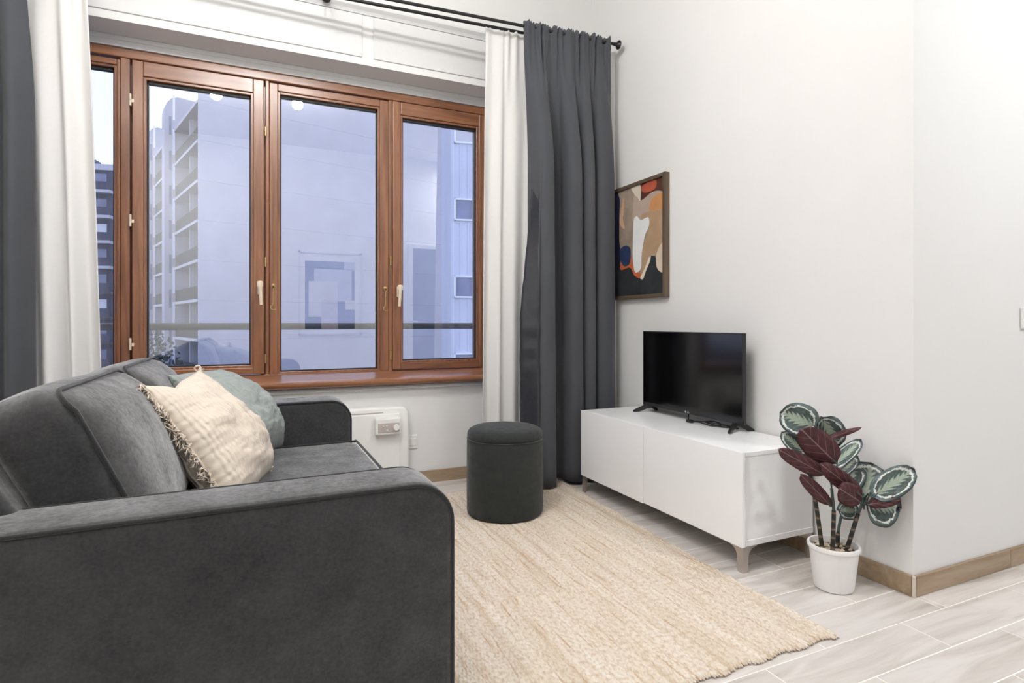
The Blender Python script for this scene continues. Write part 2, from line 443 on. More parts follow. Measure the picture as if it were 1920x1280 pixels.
for hx in (.108, .772):             # cabin hooks
    yy = FY-.010
    bm = nb(); lathe(bm, [(0, 0), (.012, 0), (.012, .005), (.006, .009), (.006, .020), (0, .022)], 14, (hx, yy+.004, 1.222), Matrix.Rotation(PI/2, 4, 'X'))
    tube(bm, [(hx+.009*math.cos(a), yy-.018, 1.212+.009*math.sin(a)) for a in np.linspace(0, 2*PI, 13)[:-1]], .0024, 6, True)
    pts = [(hx, yy-.018, 1.203), (hx-.002, yy-.018, 1.16), (hx-.002, yy-.018, 1.11), (hx-.012, yy-.018, 1.100), (hx-.012, yy-.018, 1.083), (hx+.002, yy-.018, 1.078), (hx+.016, yy-.018, 1.082)]
    tube(bm, catmull(pts, 5), .0026, 6); fit('cabin_hook', bm, M['brass'])
prof = [(FY+.09, .628), (3.475, .628), (3.435, .629), (3.424, .636), (3.419, .648), (3.422, .661), (3.432, .668), (3.47, .672), (3.60, .690), (FY+.09, .690)]
bm = nb(); prism(bm, prof, WX0-.05, WX1+.02, 'x'); obj('window_sill', bm, M['sill'], win, 'auto')
bm = nb(); prism(bm, [(3.490, .628), (3.476, .618), (3.470, .600), (3.480, .597), (3.5, .597), (3.5, .628)], WX0-.05, WX1+.02, 'x'); obj('sill_moulding', bm, M['lacquer'], win, 'auto')

# ------------------------------------------------------------------ outside: balcony rail, street, buildings, tree
M['rail'] = plain('dark_rail_metal', (58, 60, 60), .5, .05)
M['conc'] = plain('lavender_grey_render', (184, 183, 190), .9, .05, .6)
M['conc2'] = plain('pale_slab_concrete', (196, 194, 196), .9, .03, .8)
M['balpanel'] = plain('grey_balcony_panel', (66, 64, 62), .8, .08, 2)
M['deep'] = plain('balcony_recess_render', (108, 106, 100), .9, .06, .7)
M['bluewall'] = plain('blue_grey_cladding', (198, 202, 214), .85, .04, .5)
M['darkb'] = plain('dark_slate_facade', (62, 66, 86), .8, .15, .3)
M['extwin'] = plain('dim_window_pane', (120, 126, 150), .2, .2, 1)
M['extframe'] = plain('white_window_frame', (235, 236, 240), .6, .02)
M['ground'] = plain('street_asphalt', (80, 82, 90), .95, .15, .5)
M['leaf_far'] = plain('dark_tree_leaves', (58, 66, 58), .9, .3, 3)
M['slit'] = NT('lit_stair_window'); M['slit'] = plain('pale_stair_glazing', (245, 244, 248), .4, .02)
GZ = -6.0
struct('ground', B(-120, 120, 6, 160, GZ-.3, GZ), M['ground'])
bm = nb()
tube(bm, [(-2.4, 4.06, .977), (2.6, 4.06, .977)], .0225, 14)
r = obj('balcony_rail', bm, M['rail'], smooth='auto'); tag(r, 'round metal guard rail running level across the outside of the window', 'railing')
for x in (-2.3, 2.5): obj('rail_post', B(x-.02, x+.02, 4.04, 4.08, .4, .965), M['rail'], r)
box_ = B(-2.5, 2.7, 3.95, 4.2, .25, .40, bev=.01); obj('rail_base', box_, M['conc'], r)

def frame_of(P, d):          # local frame of a facade: s along d, t across (to the right of d), z up
    d = Vector((d[0], d[1], 0)).normalized(); n = Vector((d.y, -d.x, 0))
    return Matrix(((d.x, n.x, 0, P[0]), (d.y, n.y, 0, P[1]), (0, 0, 1, 0), (0, 0, 0, 1)))
def placed(name, bm, m, root, Mx):
    for v in bm.verts: v.co = Mx @ v.co
    bmesh.ops.recalc_face_normals(bm, faces=bm.faces[:])
    return obj(name, bm, m, root)
A = thing('apartment_block', 'tall lavender grey apartment block with stacked balconies and a blank gable wall', 'building')
FA = frame_of((-3.66, 48.8), (-.273, .962))
FL = [-6.3, -3.3, -.3, 2.7, 5.7, 8.7, 11.7, 14.7, 17.7]
for k in range(10):          # gable wall: one storey-high panel per floor (t runs along the gable)
    z0 = -6+3*k-.3
    placed('gable_panel', B(-.0, .35, -.05, 24, z0+.004, z0+2.996, bev=.004, seg=1), M['conc'], A, FA)
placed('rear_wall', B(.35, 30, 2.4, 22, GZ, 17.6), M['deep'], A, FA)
def bay(s0, s1, top):
    for i, z in enumerate(FL[:top+1]):
        placed('balcony_slab', B(s0, s1, -.12, 2.4, z-.12, z+.10), M['conc2'], A, FA)
        if i == top: continue
        placed('balcony_panel', B(s0+.05, s1-.05, -.02, .05, z+.10, z+1.12), M['balpanel'], A, FA)
        if i == 0: continue
        placed('partition', B((s0+s1)/2-.08, (s0+s1)/2+.08, .25, 2.4, z+.10, z+2.88), M['conc2'], A, FA)
        for q in (.22, .72):
            a = s0+(s1-s0)*q
            f = placed('balcony_window', B(a, a+1.6, 2.34, 2.42, z+.15, z+2.3), M['extframe'], A, FA)
            placed('pane', B(a+.12, a+1.48, 2.32, 2.36, z+.25, z+2.2), M['extwin'], f, FA)
bay(.35, 9.2, 8); bay(10.4, 19.4, 8); bay(20.6, 30, 8)
for s in (9.2, 19.4):        # stair fins
    z1 = 20.7
    out = [(-.85, GZ), (-.85, z1-1.6), (-.80, z1-1.1), (-.62, z1-.6), (-.30, z1-.2), (.15, z1), (4.5, z1-.2), (4.5, GZ)]
    t = bmesh.new(); lo = [t.verts.new((s, p[0], p[1])) for p in out]; hi = [t.verts.new((s+1.2, p[0], p[1])) for p in out]
    t.faces.new(lo); t.faces.new(hi[::-1]); n = len(out)
    for i in range(n): t.faces.new((lo[i], hi[i], hi[(i+1) % n], lo[(i+1) % n]))
    f = placed('stair_fin', t, M['conc'], A, FA)
    for z in FL: 
        placed('stair_window', B(s-.06, s+.02, -.22, -.05, z+.9, z+3.1), M['slit'], f, FA)
        placed('stair_louvre', B(s-.05, s+.02, -.50, -.32, z-.4, z+1.2), M['extwin'], f, FA)
Bd = thing('neighbour_house', 'blue grey ribbed facade with small white framed windows seen through right sash', 'building')
FB = frame_of((7.0, 21.3), (.97, -.24))
placed('facade', B(0, 9, -6, 0, GZ, 20), M['bluewall'], Bd, FB)
for k in range(30):
    placed('rib', B(.05+.3*k, .13+.3*k, 0, .03, GZ, 20), M['bluewall'], Bd, FB) if k < 1 else None
rb = nb()
for k in range(1, 30): box(rb, .05+.3*k, .11+.3*k, -.01, .03, GZ, 20)
o = placed('facade_ribs', rb, M['bluewall'], Bd, FB); o['kind'] = 'stuff'
for k in range(-2, 6):
    for s in (.12, 3.1, 6.1):
        z = -1.03+3*k
        f = placed('window', (lambda b: (box(b, s, s+.80, .0, .10, z, z+.06), box(b, s, s+.80, .0, .10, z+.80, z+.86), box(b, s, s+.06, .0, .10, z, z+.86), box(b, s+.74, s+.80, .0, .10, z, z+.86), b)[-1])(nb()), M['extframe'], Bd, FB)
        placed('pane', B(s+.05, s+.75, .03, .05, z+.05, z+.81), M['conc2'] if (k == 3) else M['extwin'], f, FB)
Cd = thing('distant_tower', 'distant dark slate tower with white balcony bands beside left curtain', 'building')
FC = frame_of((-27.0, 85), (.9, -.2))
placed('facade', B(0, 12, -8, 0, GZ, 19.6), M['darkb'], Cd, FC)
placed('parapet', B(-.2, 12.2, -8.2, .3, 19.2, 19.9), M['conc2'], Cd, FC)
placed('roof_plant', B(4, 8, -6, -2, 19.9, 21.6), M['darkb'], Cd, FC)
for k in range(9):
    z = -7.6+3*k
    placed('balcony_band', B(0, 12, 0, 1.0, z, z+.35), M['conc2'] if k > 4 else M['balpanel'], Cd, FC)
    placed('balcony_panel', B(0, 12, .92, .98, z+.35, z+1.3), M['darkb'], Cd, FC)
    for q in range(4): placed('window', B(1+3*q, 2.3+3*q, -.02, .08, z+.5, z+2.4), M['extframe'] if (q+k) % 3 == 0 else M['extwin'], Cd, FC)
tr = thing('street_tree', 'small dark leafy tree top showing above the rail in front of balconies', 'tree', (-3.05, 23.3, GZ))
bm = nb(); tube(bm, [(-3.05, 23.3, GZ), (-3.0, 23.3, -3), (-3.1, 23.3, -.6)], [.10, .08, .05], 8); obj('trunk', bm, M['rodm'], tr)
bm = nb()
for i in range(900):
    p = Vector((random.gauss(0, 1), random.gauss(0, 1), random.gauss(0, 1))).normalized()*random.random()**.4
    c = Vector((-3.05+p.x*.85, 23.3+p.y*.85, -1.0+p.z*1.7)); a = Vector([random.gauss(0, 1) for _ in range(3)]).normalized()*.09; b = a.orthogonal().normalized()*.05
    bm.faces.new([bm.verts.new(c+q) for q in (a, b, -a, -b)])
o = obj('foliage', bm, M['leaf_far'], tr); o['kind'] = 'stuff'

# ------------------------------------------------------------------ reflected end of the room
bk = YB
pic = thing('framed_print', 'large white framed print of overlapping pale and blue rectangles on rear wall', 'picture', (.91, bk, .85))
M['ink'] = plain('slate_blue_ink', (62, 72, 104), .8, .05); M['ink2'] = plain('pale_ink', (186, 190, 204), .8, .03); M['ink3'] = plain('light_ink', (214, 212, 210), .8, .03); M['ink4'] = plain('lilac_ink', (196, 190, 202), .8, .03)
bm = nb()
x0, x1, z0, z1 = .55, 1.375, .84, 1.965
for a in ((x0, x0+.025, z0, z1), (x1-.025, x1, z0, z1), (x0, x1, z0, z0+.025), (x0, x1, z1-.025, z1)): box(bm, a[0], a[1], bk, bk+.03, a[2], a[3])
obj('frame', bm, M['lacquer'], pic)
obj('mat_board', B(x0+.02, x1-.02, bk+.002, bk+.012, z0+.02, z1-.02), M['plastic'], pic)
bm = nb(); box(bm, .632, 1.282, bk+.012, bk+.0125, .915, 1.837)
def art(a, b, c, d, k, mi): 
    fx = lambda x: .632+(x-543)/(1030-543)*.65
    fz = lambda q: 1.837-(q-45)/(735-45)*.922
    box(bm, fx(a), fx(b), bk+.0125, bk+.0127+.0003*k, fz(d), fz(c), mi=mi)
art(630, 1000, 125, 450, 1, 1); art(578, 860, 250, 610, 2, 2); art(700, 860, 440, 735, 3, 3); art(925, 1030, 45, 130, 1, 1); art(935, 1030, 440, 535, 3, 2)
obj('print', bm, [M['ink'], M['ink2'], M['ink3'], M['ink4']], pic)
dr = thing('door_1', None, None, (2.24, bk, 0), kind='structure')
M['door'] = plain('dark_slate_door', (66, 70, 84), .5, .05)
obj('door_leaf', B(2.09, 2.65, bk, bk+.04, .01, 2.07, bev=.004), M['door'], dr)
bm = nb(); box(bm, 2.03, 2.09, bk, bk+.05, 0, 2.13, bev=.004); box(bm, 2.65, 2.71, bk, bk+.05, 0, 2.13, bev=.004); box(bm, 2.09, 2.65, bk, bk+.05, 2.07, 2.13, bev=.004)
obj('door_frame', bm, M['lacquer'], dr)
bm = nb(); tube(bm, [(2.04, bk+.04, 1.02), (2.04, bk+.085, 1.02), (2.15, bk+.085, 1.02)], .009, 10); obj('handle', bm, M['steel'], dr, 'auto')
# ceiling lamps, including the fitting of the added rear fill light
def emit(name, rgb, s):
    t = NT(name); t.b.inputs['Emission Color'].default_value = (*rgb, 1); t.b.inputs['Emission Strength'].default_value = s; t.col((*rgb, 1)); return t.m
M['bulb'] = emit('glowing_lamp_glass', (1, .95, .88), 9)
M['cool_bulb'] = emit('cool_glowing_diffuser', (.95, .97, 1), 6)
cs = thing('ceiling_spotlight', 'white three headed spotlight cluster on the ceiling above the sofa', 'lamp', (.02, 1.34, CEIL))
bm = nb(); lathe(bm, [(0, 0), (.07, 0), (.07, -.025), (.06, -.03), (0, -.03)], 28, (.02, 1.34, CEIL)); obj('canopy', bm, M['lampmetal'], cs, 'auto')
for hx, hy in HEADS:
    bm = nb(); tube(bm, [(.02, 1.34, CEIL-.02), (hx, hy, CEIL-.03), (hx, hy, CEIL-.06)], .008, 8); a = obj('arm', bm, M['lampmetal'], cs, 'auto')
    bm = nb(); lathe(bm, [(0, CEIL-.055), (.034, CEIL-.055), (.040, CEIL-.07), (.042, CEIL-.125), (.038, CEIL-.125), (.036, CEIL-.09), (0, CEIL-.088)], 20, (hx, hy, 0)); obj('head', bm, M['lampmetal'], cs, 'auto')
    bm = nb(); lathe(bm, [(0, .036), (.022, .030), (.034, .012), (.036, 0), (0, -.001)], 20, (hx, hy, CEIL-.124)); obj('bulb', bm, M['bulb'], cs, True)
for nm, x, y, m, lb in (('flush_ceiling_light', 3.0, -.25, 'cool_bulb', 'cool white round flush lamp on the corridor ceiling'), ('flush_ceiling_light', -1.12, .22, 'bulb', 'added round fill lamp on the ceiling at the rear left of the room')):  # rear left fitting is made up to house the fill light
    t = thing(nm, lb, 'lamp', (x, y, CEIL))
    bm = nb(); lathe(bm, [(0, 0), (.105, 0), (.105, -.03), (.10, -.035), (.095, -.035), (.095, -.028), (0, -.028)], 40, (x, y, CEIL)); obj('housing', bm, M['lampmetal'], t, 'auto')
    bm = nb(); lathe(bm, [(0, -.05), (.065, -.046), (.091, -.034), (.093, -.029)], 40, (x, y, CEIL)); obj('diffuser', bm, M[m], t, True)

# ------------------------------------------------------------------ sofa
sofa = thing('sofa', 'charcoal fabric two seat sofa with piped square arms and box back cushions', 'sofa', (-.1, 2.05, 0))
SH = lambda x: .03*(x-.42)
Y0, Y1, AW, AH = 1.262, 2.955, .178, .64
def shear(bm):
    for v in bm.verts: v.co.y += SH(v.co.x)
    return bm
def arm(ya, yb):
    out = rounded_outline(-.60, .425, .07, AH, (.03, .03, .095, .05), 10)
    bm = nb(); prism(bm, out, ya, yb, 'y', bev=.022, seg=4)
    bmesh.ops.recalc_face_normals(bm, faces=bm.faces[:]); shear(bm)
    a = obj('arm', bm, M['sofa'], sofa, 'auto')
    for yy in (ya+.004, yb-.004):
        o2 = rounded_outline(-.590, .420, .075, AH-.0055, (.03, .03, .092, .05), 10)
        bm = nb(); tube(bm, [(x, yy, z) for x, z in o2], .0048, 8, True); shear(bm); obj('piping', bm, M['piping'], a, True)
arm(Y0, Y0+AW); arm(Y1-AW, Y1)
yi0, yi1 = Y0+AW+.002, Y1-AW-.002
bm = nb(); out = [(-.62, .10), (-.66, .72), (-.64, .765), (-.60, .775), (-.50, .765), (-.462, .735), (-.41, .64), (-.36, .40), (-.35, .10)]
prism(bm, out, yi0-.05, yi1+.05, 'y', bev=.02, seg=3); shear(bm); obj('back_frame', bm, M['sofa'], sofa, 'auto')
bm = B(-.58, .40, yi0, yi1, .08, .29, bev=.02, seg=3); shear(bm); obj('base', bm, M['sofa'], sofa, 'auto')
t = soft_box(.62, yi1-yi0-.004, .165, .035, (.005, 0, .012), 15)
bm = nb(); merge(bm, t, 0, Matrix.Translation((.135, (yi0+yi1)/2, .368))); shear(bm); sc_ = obj('seat_cushion', bm, M['sofa'], sofa, True)
for zz in (.443, .296):
    bm = nb(); pts = [(-.1, yi0+.010, zz), (.40, yi0+.010, zz), (.432, yi0+.018, zz), (.444, yi0+.05, zz), (.447, (yi0+yi1)/2, zz), (.444, yi1-.05, zz), (.432, yi1-.018, zz), (.40, yi1-.010, zz), (-.1, yi1-.010, zz)]
    tube(bm, catmull(pts, 5), .0055, 8); shear(bm); obj('piping', bm, M['piping'], sc_, True)
lean = math.radians(22)
cw = (yi1-yi0)/2
for k in range(2):
    yc = yi0+cw*(k+.5)
    Mx = Matrix.Translation((-.335, yc, .655)) @ Matrix.Rotation(-lean, 4, 'Y')
    t = soft_box(.185, cw-.006, .43, .05, (.030, .004, .014), 13)
    for v in t.verts:
        n_ = noise.noise(Vector((v.co.x*5, v.co.y*6+9*k, v.co.z*6)))
        v.co += Vector((.008*n_, 0, .004*n_))
        if v.co.z > .12: v.co.x -= (v.co.z-.12)*.45      # the top rolls back over the frame
    bm = nb(); merge(bm, t, 0, Mx); shear(bm); cu = obj('back_cushion', bm, M['sofa'], sofa, True)
    bm = nb(); o2 = rounded_outline(-(cw-.006)/2+.010, (cw-.006)/2-.010, -.205, .200, (.05, .05, .05, .05), 8)
    pts = []
    for yy, zz in o2:
        f = max(0, 1-(yy/(cw/2))**2)
        pts.append(Mx @ Vector((.0805-(max(0, zz-.12)*.45)+.004*f, yy, zz+.010*f*(1 if zz > .1 else 0))))
    tube(bm, pts, .0048, 8, True); shear(bm); obj('piping', bm, M['piping'], cu, True)
for x in (-.52, .28):
    for yy in (Y0+.08, Y1-.08):
        bm = nb(); lathe(bm, [(0, 0), (.018, 0), (.026, .085), (0, .085)], 16, (x, yy+SH(x), .0)); obj('leg', bm, M['tv_plastic'], sofa, 'auto')

# ------------------------------------------------------------------ cushions
def pillow(name, center, e1, e2, half, thick, seed, mat, pinch=.07, dip=1):
    e1 = Vector(e1).normalized(); e2 = Vector(e2); e2 = (e2-e1*e2.dot(e1)).normalized(); nn = e1.cross(e2)
    Mx = Matrix(((e1.x, e2.x, nn.x, center[0]), (e1.y, e2.y, nn.y, center[1]), (e1.z, e2.z, nn.z, center[2]), (0, 0, 0, 1)))
    N = 44; bm = nb(); uvl = bm.loops.layers.uv.new('UVMap'); grid = {}; uvd = {}
    def P(i, j, s):
        a, b = -1+2*i/N, -1+2*j/N
        x = a*(1-pinch*(1-b*b)**.8); y = b*(1-pinch*(1-a*a)**.8)
        h = (max(0, 1-a*a)**.5)*(max(0, 1-b*b)**.5)*thick
        q = Vector((x*3+seed, y*3, s*2))
        wr = noise.noise(q*1.1)*.35+abs(noise.noise(Vector((x*2+y*3.2+seed, (x-y)*1.2, s))))*.35+noise.noise(q*4)*.14+.10*math.sin((x*1.3+y*.6)*26+3*noise.noise(Vector((x*2, y*2, seed))))*max(0, noise.noise(Vector((x*1.7+9, y*1.7, seed)))+.1)
        h *= (1+.42*(wr-.15))*(1-.28*b)
        y2 = y-.03*(1-abs(a))*(b > 0)*b        
        y2 -= .10*dip*math.exp(-((a+.35)/.28)**2)*max(0, b)**3        # dent in the top edge
        return Vector((x*half, y2*half, s*h))
    for s in (1, -1):
        for i in range(N+1):
            for j in range(N+1):
                edge = i in (0, N) or j in (0, N)
                if edge and s == -1: grid[i, j, s] = grid[i, j, 1]; continue
                grid[i, j, s] = bm.verts.new(Mx @ P(i, j, s)); uvd[grid[i, j, s]] = (i/N, j/N)
        for i in range(N):
            for j in range(N):
                q = [grid[i, j, s], grid[i+1, j, s], grid[i+1, j+1, s], grid[i, j+1, s]]
                f = bm.faces.new(q if s > 0 else q[::-1])
                for lp in f.loops: lp[uvl].uv = uvd[lp.vert]
    o = obj(name, bm, mat, None, True)
    return o, Mx, P
cream, Mx, P = pillow('throw_cushion', (-.112, 2.075, .642), (.24, .97, .02), (-.53, .08, .84), .224, .115, 3.1, M['cream'])
tag(cream, 'cream crinkled muslin cushion with a fringed edge leaning on sofa back', 'cushion')
bm = nb()
for side in (0, 1):
    for k in range(150):
        b = random.uniform(0, 44); base = Mx @ P(0 if side == 0 else 44, int(b), 1).lerp(P(0 if side == 0 else 44, min(44, int(b)+1), 1), b-int(b))
        out = (Mx.to_3x3() @ Vector((-1 if side == 0 else 1, random.uniform(-.7, .7), random.uniform(-.7, .7)))).normalized()
        L = random.uniform(.014, .030); sag = Vector((0, 0, -.008)); cu = Vector([random.gauss(0, .004) for _ in range(3)])
        tube(bm, [base-out*.004, base+out*L*.5+cu, base+out*L*.85-cu+sag*.6, base+out*L+sag+cu*1.5], [.0026, .0024, .0022, .0016], 5)
    pts = [Mx @ P(0 if side == 0 else 44, j, 1) for j in range(0, 45)]
    tube(bm, pts, .004, 6)
o = obj('fringe', bm, M['fringe'], cream, True); o['kind'] = 'stuff'
bm = nb(); cpt = Mx @ P(44, 44, 1)
tube(bm, [cpt+Vector((.010*math.cos(a)-.004, 0, .010*math.sin(a)+.002)) for a in np.linspace(0, 2*PI, 13)[:-1]], .003, 6, True); obj('corner_loop', bm, M['fringe'], cream, True)
teal, Mx2, P2 = pillow('throw_cushion', (-.080, 2.51, .645), (.35, .9, -.03), (-.64, .08, .77), .21, .14, 8.4, M['teal'], .03, 0)
tag(teal, 'sage green crinkled cushion tucked behind the cream fringed cushion', 'cushion')

# ------------------------------------------------------------------ rug with real woven relief
def rug():
    nx, ny = 480, 560
    X0, Y0r, Y1r = .34, 1.245, 3.20
    u = np.linspace(0, 1, nx); w = np.linspace(0, 1, ny)
    U, W = np.meshgrid(u, w, indexing='ij')
    Yy = Y0r+W*(Y1r-Y0r)
    rng = np.random.default_rng(4)
    xr = 1.700+.058*np.clip((Yy-1.75)/1.2, 0, 1)+.004*np.sin(Yy*23)
    Xx = X0+U*(xr-X0)
    Yy = Yy+.006*np.sin(Xx*40)*(1-W)**12+.006*np.sin(Xx*17)*(W)**12
    kx, ky = 1.36/.0115, 1.955/.0175
    row = np.floor(W*ky); ph = (row % 2)*.5
    n1 = np.abs(np.sin(PI*(U*kx+ph))); n2 = np.abs(np.sin(PI*W*ky))
    amp = .55+.45*rng.random((int(kx)+2, int(ky)+2))[np.floor(U*kx).astype(int), row.astype(int)]
    h = .0085+.0052*(n1**.7)*(n2**.6)*amp
    h += .010*np.exp(-((Yy-1.845-.03*np.sin(Xx*3))/.035)**2)*np.clip((1.28-Xx)/.25, 0, 1)     # low fold across the rug
    h += .0016*np.sin(Xx*55+np.sin(Yy*2)*1.2)
    edge = np.minimum(np.minimum(U*(nx-1), (1-U)*(nx-1)), np.minimum(W*(ny-1), (1-W)*(ny-1)))
    h = np.where(edge < 1, .0015, h)
    co = np.stack([Xx, Yy, h], -1).reshape(-1, 3)
    idx = np.arange(nx*ny).reshape(nx, ny)
    q = np.stack([idx[:-1, :-1], idx[1:, :-1], idx[1:, 1:], idx[:-1, 1:]], -1).reshape(-1, 4)
    me = bpy.data.meshes.new('rug'); me.vertices.add(len(co)); me.vertices.foreach_set('co', co.astype(np.float32).ravel())
    me.loops.add(q.size); me.loops.foreach_set('vertex_index', q.astype(np.int32).ravel())
    me.polygons.add(len(q)); me.polygons.foreach_set('loop_start', np.arange(0, q.size, 4, dtype=np.int32)); me.polygons.foreach_set('loop_total', np.full(len(q), 4, np.int32))
    me.update(); me.validate()
    t = NT('jute_weave', .95, .1); v = t.coords('Object', (26, 1.1, 1))
    s1 = t.noise(v, 1.0, 5, .65, .4); s2 = t.noise(t.coords('Object', (70, 3.5, 1)), 1, 3, .6); s3 = t.noise(t.coords('Object', (95, 60, 1)), 1, 2)
    base = t.ramp(s1, [(.28, lin(188, 168, 144)), (.40, lin(212, 199, 181)), (.55, lin(221, 210, 196)), (.75, lin(229, 221, 209))])
    base = t.mix(t.ramp(s2, [(.32, (.75, .75, .75, 1)), (.43, (0, 0, 0, 1))]), base, lin(174, 140, 102))
    base = t.mix(t.ramp(s3, [(.32, (.6, .6, .6, 1)), (.56, (0, 0, 0, 1))]), base, lin(180, 154, 122))
    t.col(base); t.b.inputs['Sheen Weight'].default_value = .1
    me.materials.append(t.m); me.shade_smooth()
    o = bpy.data.objects.new('rug', me); C.objects.link(o); tag(o, 'beige woven jute rug with streaked ribs lying on the tiled floor', 'rug')
    bm = nb()          # looped selvedge along the front edge
    for k in range(int(1.36/.011)):
        x = .345+k*.011+random.uniform(-.002, .002)
        if x > 1.698: break
        y0 = 1.247+.006*math.sin(x*40); L = random.uniform(.004, .010)
        tube(bm, [(x-.003, y0+.006, .007), (x-.003, y0-L, .007), (x+.001, y0-L-.003, .005), (x+.004, y0-L, .005), (x+.004, y0+.006, .006)], .0028, 5)
    e = obj('looped_edge', bm, t.m, o, True); e['kind'] = 'stuff'
rug()

# ------------------------------------------------------------------ stool
sx, sy = 1.204, 2.76
st = thing('pouf', 'dark green black round upholstered pouf stool standing on the jute rug', 'stool', (sx, sy, .013))
bm = nb(); lathe(bm, [(0, .0145), (.186, .0145), (.196, .018), (.2, .030), (.201, .20), (.2, .385), (.197, .399), (.186, .402), (0, .402)], 64, (sx, sy, 0)); obj('body', bm, M['stool'], st, True)
bm = nb(); lathe(bm, [(0, .396), (.186, .396), (.195, .403), (.1985, .415), (.196, .432), (.186, .446), (.168, .455), (.12, .462), (0, .466)], 64, (sx, sy, 0)); l_ = obj('lid', bm, M['stool'], st, True)
bm = nb(); tube(bm, [(sx+.1975*math.cos(a), sy+.1975*math.sin(a), .4005) for a in np.linspace(0, 2*PI, 65)[:-1]], .003, 6, True); obj('seam', bm, M['piping'], l_, True)

# ------------------------------------------------------------------ TV bench
bx0, bx1, by0, by1, bz0, bz1 = 1.792, 2.180, 1.705, 2.935, .105, .482
be = thing('tv_bench', 'low white lacquered television bench with two doors and metal corner legs', 'cabinet', (1.98, 2.32, 0))
obj('top_panel', B(bx0, bx1, by0, by1, bz1-.018, bz1, bev=.0015), M['white_gloss'], be)
obj('bottom_panel', B(bx0, bx1, by0, by1, bz0, bz0+.024, bev=.0015), M['white_gloss'], be)
for ya, yb in ((by0+.003, by0+.02), (by1-.02, by1-.003)): obj('side_panel', B(bx0, bx1, ya, yb, bz0+.024, bz1-.018), M['white_gloss'], be)
obj('back_panel', B(bx1-.02, bx1-.01, by0+.02, by1-.02, bz0+.024, bz1-.018), M['white_gloss'], be)
ym = 2.34
obj('door', B(bx0-.020, bx0-.002, by0-.001, ym-.0018, bz0-.002, bz1+.001, bev=.0015), M['white_gloss'], be)
obj('door', B(bx0-.020, bx0-.002, ym+.0018, by1+.001, bz0-.006, bz1-.001, bev=.0015), M['white_gloss'], be)
def leg(xc, yc, dx, dy):
    bm = nb(); w, th = .030, .006
    def plate(n): 
        pts = [(0, 0), (w-.002, 0), (w, .058)]
        for k in range(7): a = PI-k*PI/12; pts.append((w+.045+.045*math.cos(a), .058+.041*math.sin(a)))
        return pts+[(w+.05, bz0), (0, bz0)]
    prism(bm, [(yc+dy*p, q) for p, q in plate(0)], xc, xc+dx*th, 'x')
    prism(bm, [(xc+dx*max(p, th+.0002), q) for p, q in plate(0)], yc, yc+dy*th, 'y')
    bmesh.ops.recalc_face_normals(bm, faces=bm.faces[:]); obj('leg', bm, M['steel'], be)
for xc, dx in ((bx0-.012, 1), (bx1-.004, -1)):
    for yc, dy in ((by0+.003, 1), (by1-.003, -1)): leg(xc, yc, dx, dy)

# ------------------------------------------------------------------ television
tv = thing('television', 'black flat screen television on two splayed feet standing on white bench', 'television', (2.1, 2.39, bz1))
tx, t0, t1, tz0, tz1 = 2.098, 2.012, 2.768, .518, .951
obj('back_shell', B(tx+.004, tx+.022, t0, t1, tz0, tz1, bev=.003), M['tv_plastic'], tv)
obj('back_housing', B(tx+.02, tx+.06, t0+.08, t1-.08, tz0+.01, tz0+.24, bev=.012), M['tv_plastic'], tv)
bm = nb()
box(bm, tx-.003, tx+.006, t0, t1, tz0, tz0+.020, bev=.0015); box(bm, tx-.002, tx+.006, t0, t1, tz1-.005, tz1)
box(bm, tx-.002, tx+.006, t0, t0+.005, tz0, tz1); box(bm, tx-.002, tx+.006, t1-.005, t1, tz0, tz1)
bz = obj('bezel', bm, M['tv_plastic'], tv)
obj('screen', B(tx-.0012, tx+.005, t0+.004, t1-.004, tz0+.018, tz1-.004), M['tv_screen'], tv)
cu = bpy.data.curves.new('logo_text', 'FONT'); cu.body = 'LG'; cu.size = .014; cu.extrude = .0003; cu.align_x = 'CENTER'
to = bpy.data.objects.new('logo_text', cu); C.objects.link(to)
bpy.context.view_layer.update()
me = bpy.data.meshes.new_from_object(to.evaluated_get(bpy.context.evaluated_depsgraph_get())); C.objects.unlink(to); bpy.data.objects.remove(to)
me.materials.append(M['logo'])
lo = bpy.data.objects.new('logo', me); C.objects.link(lo); lo.parent = bz; lo.matrix_parent_inverse = Matrix()
lo.matrix_basis = Matrix.Translation((tx-.0033, 2.382, tz0+.0045)) @ Matrix.Rotation(-PI/2, 4, 'Z') @ Matrix.Rotation(PI/2, 4, 'X')
bm = nb(); lathe(bm, [(0, 0), (.0055, 0), (.0055, .0006), (0, .0006)], 20, (tx-.003, 2.402, tz0+.0097), Matrix.Rotation(-PI/2, 4, 'Y')); obj('logo_disc', bm, M['logo'], bz)
for yf, s in ((t0+.055, -1), (t1-.055, 1)):
    bm = nb()
    for dx in (-1, 1):
        zf = bz1+.0005
        ln = .085 if dx < 0 else .070
        pts = [(tx+.012-.012*dx*0, tz0+.012), (tx+.012+dx*.030, tz0+.004), (tx+.012+dx*ln, zf+.010), (tx+.012+dx*(ln+.004), zf), (tx+.012+dx*(ln-.016), zf), (tx+.012+dx*.024, tz0-.016), (tx+.012, tz0-.012)]
        t = nb(); prism(t, pts, -.009, .009, 'y'); 
        for v in t.verts: v.co.y += yf+s*.5*abs(v.co.x-tx-.012)
        bmesh.ops.recalc_face_normals(t, faces=t.faces[:]); merge(bm, t)
    obj('foot', bm, M['tv_plastic'], tv)
bm = nb()
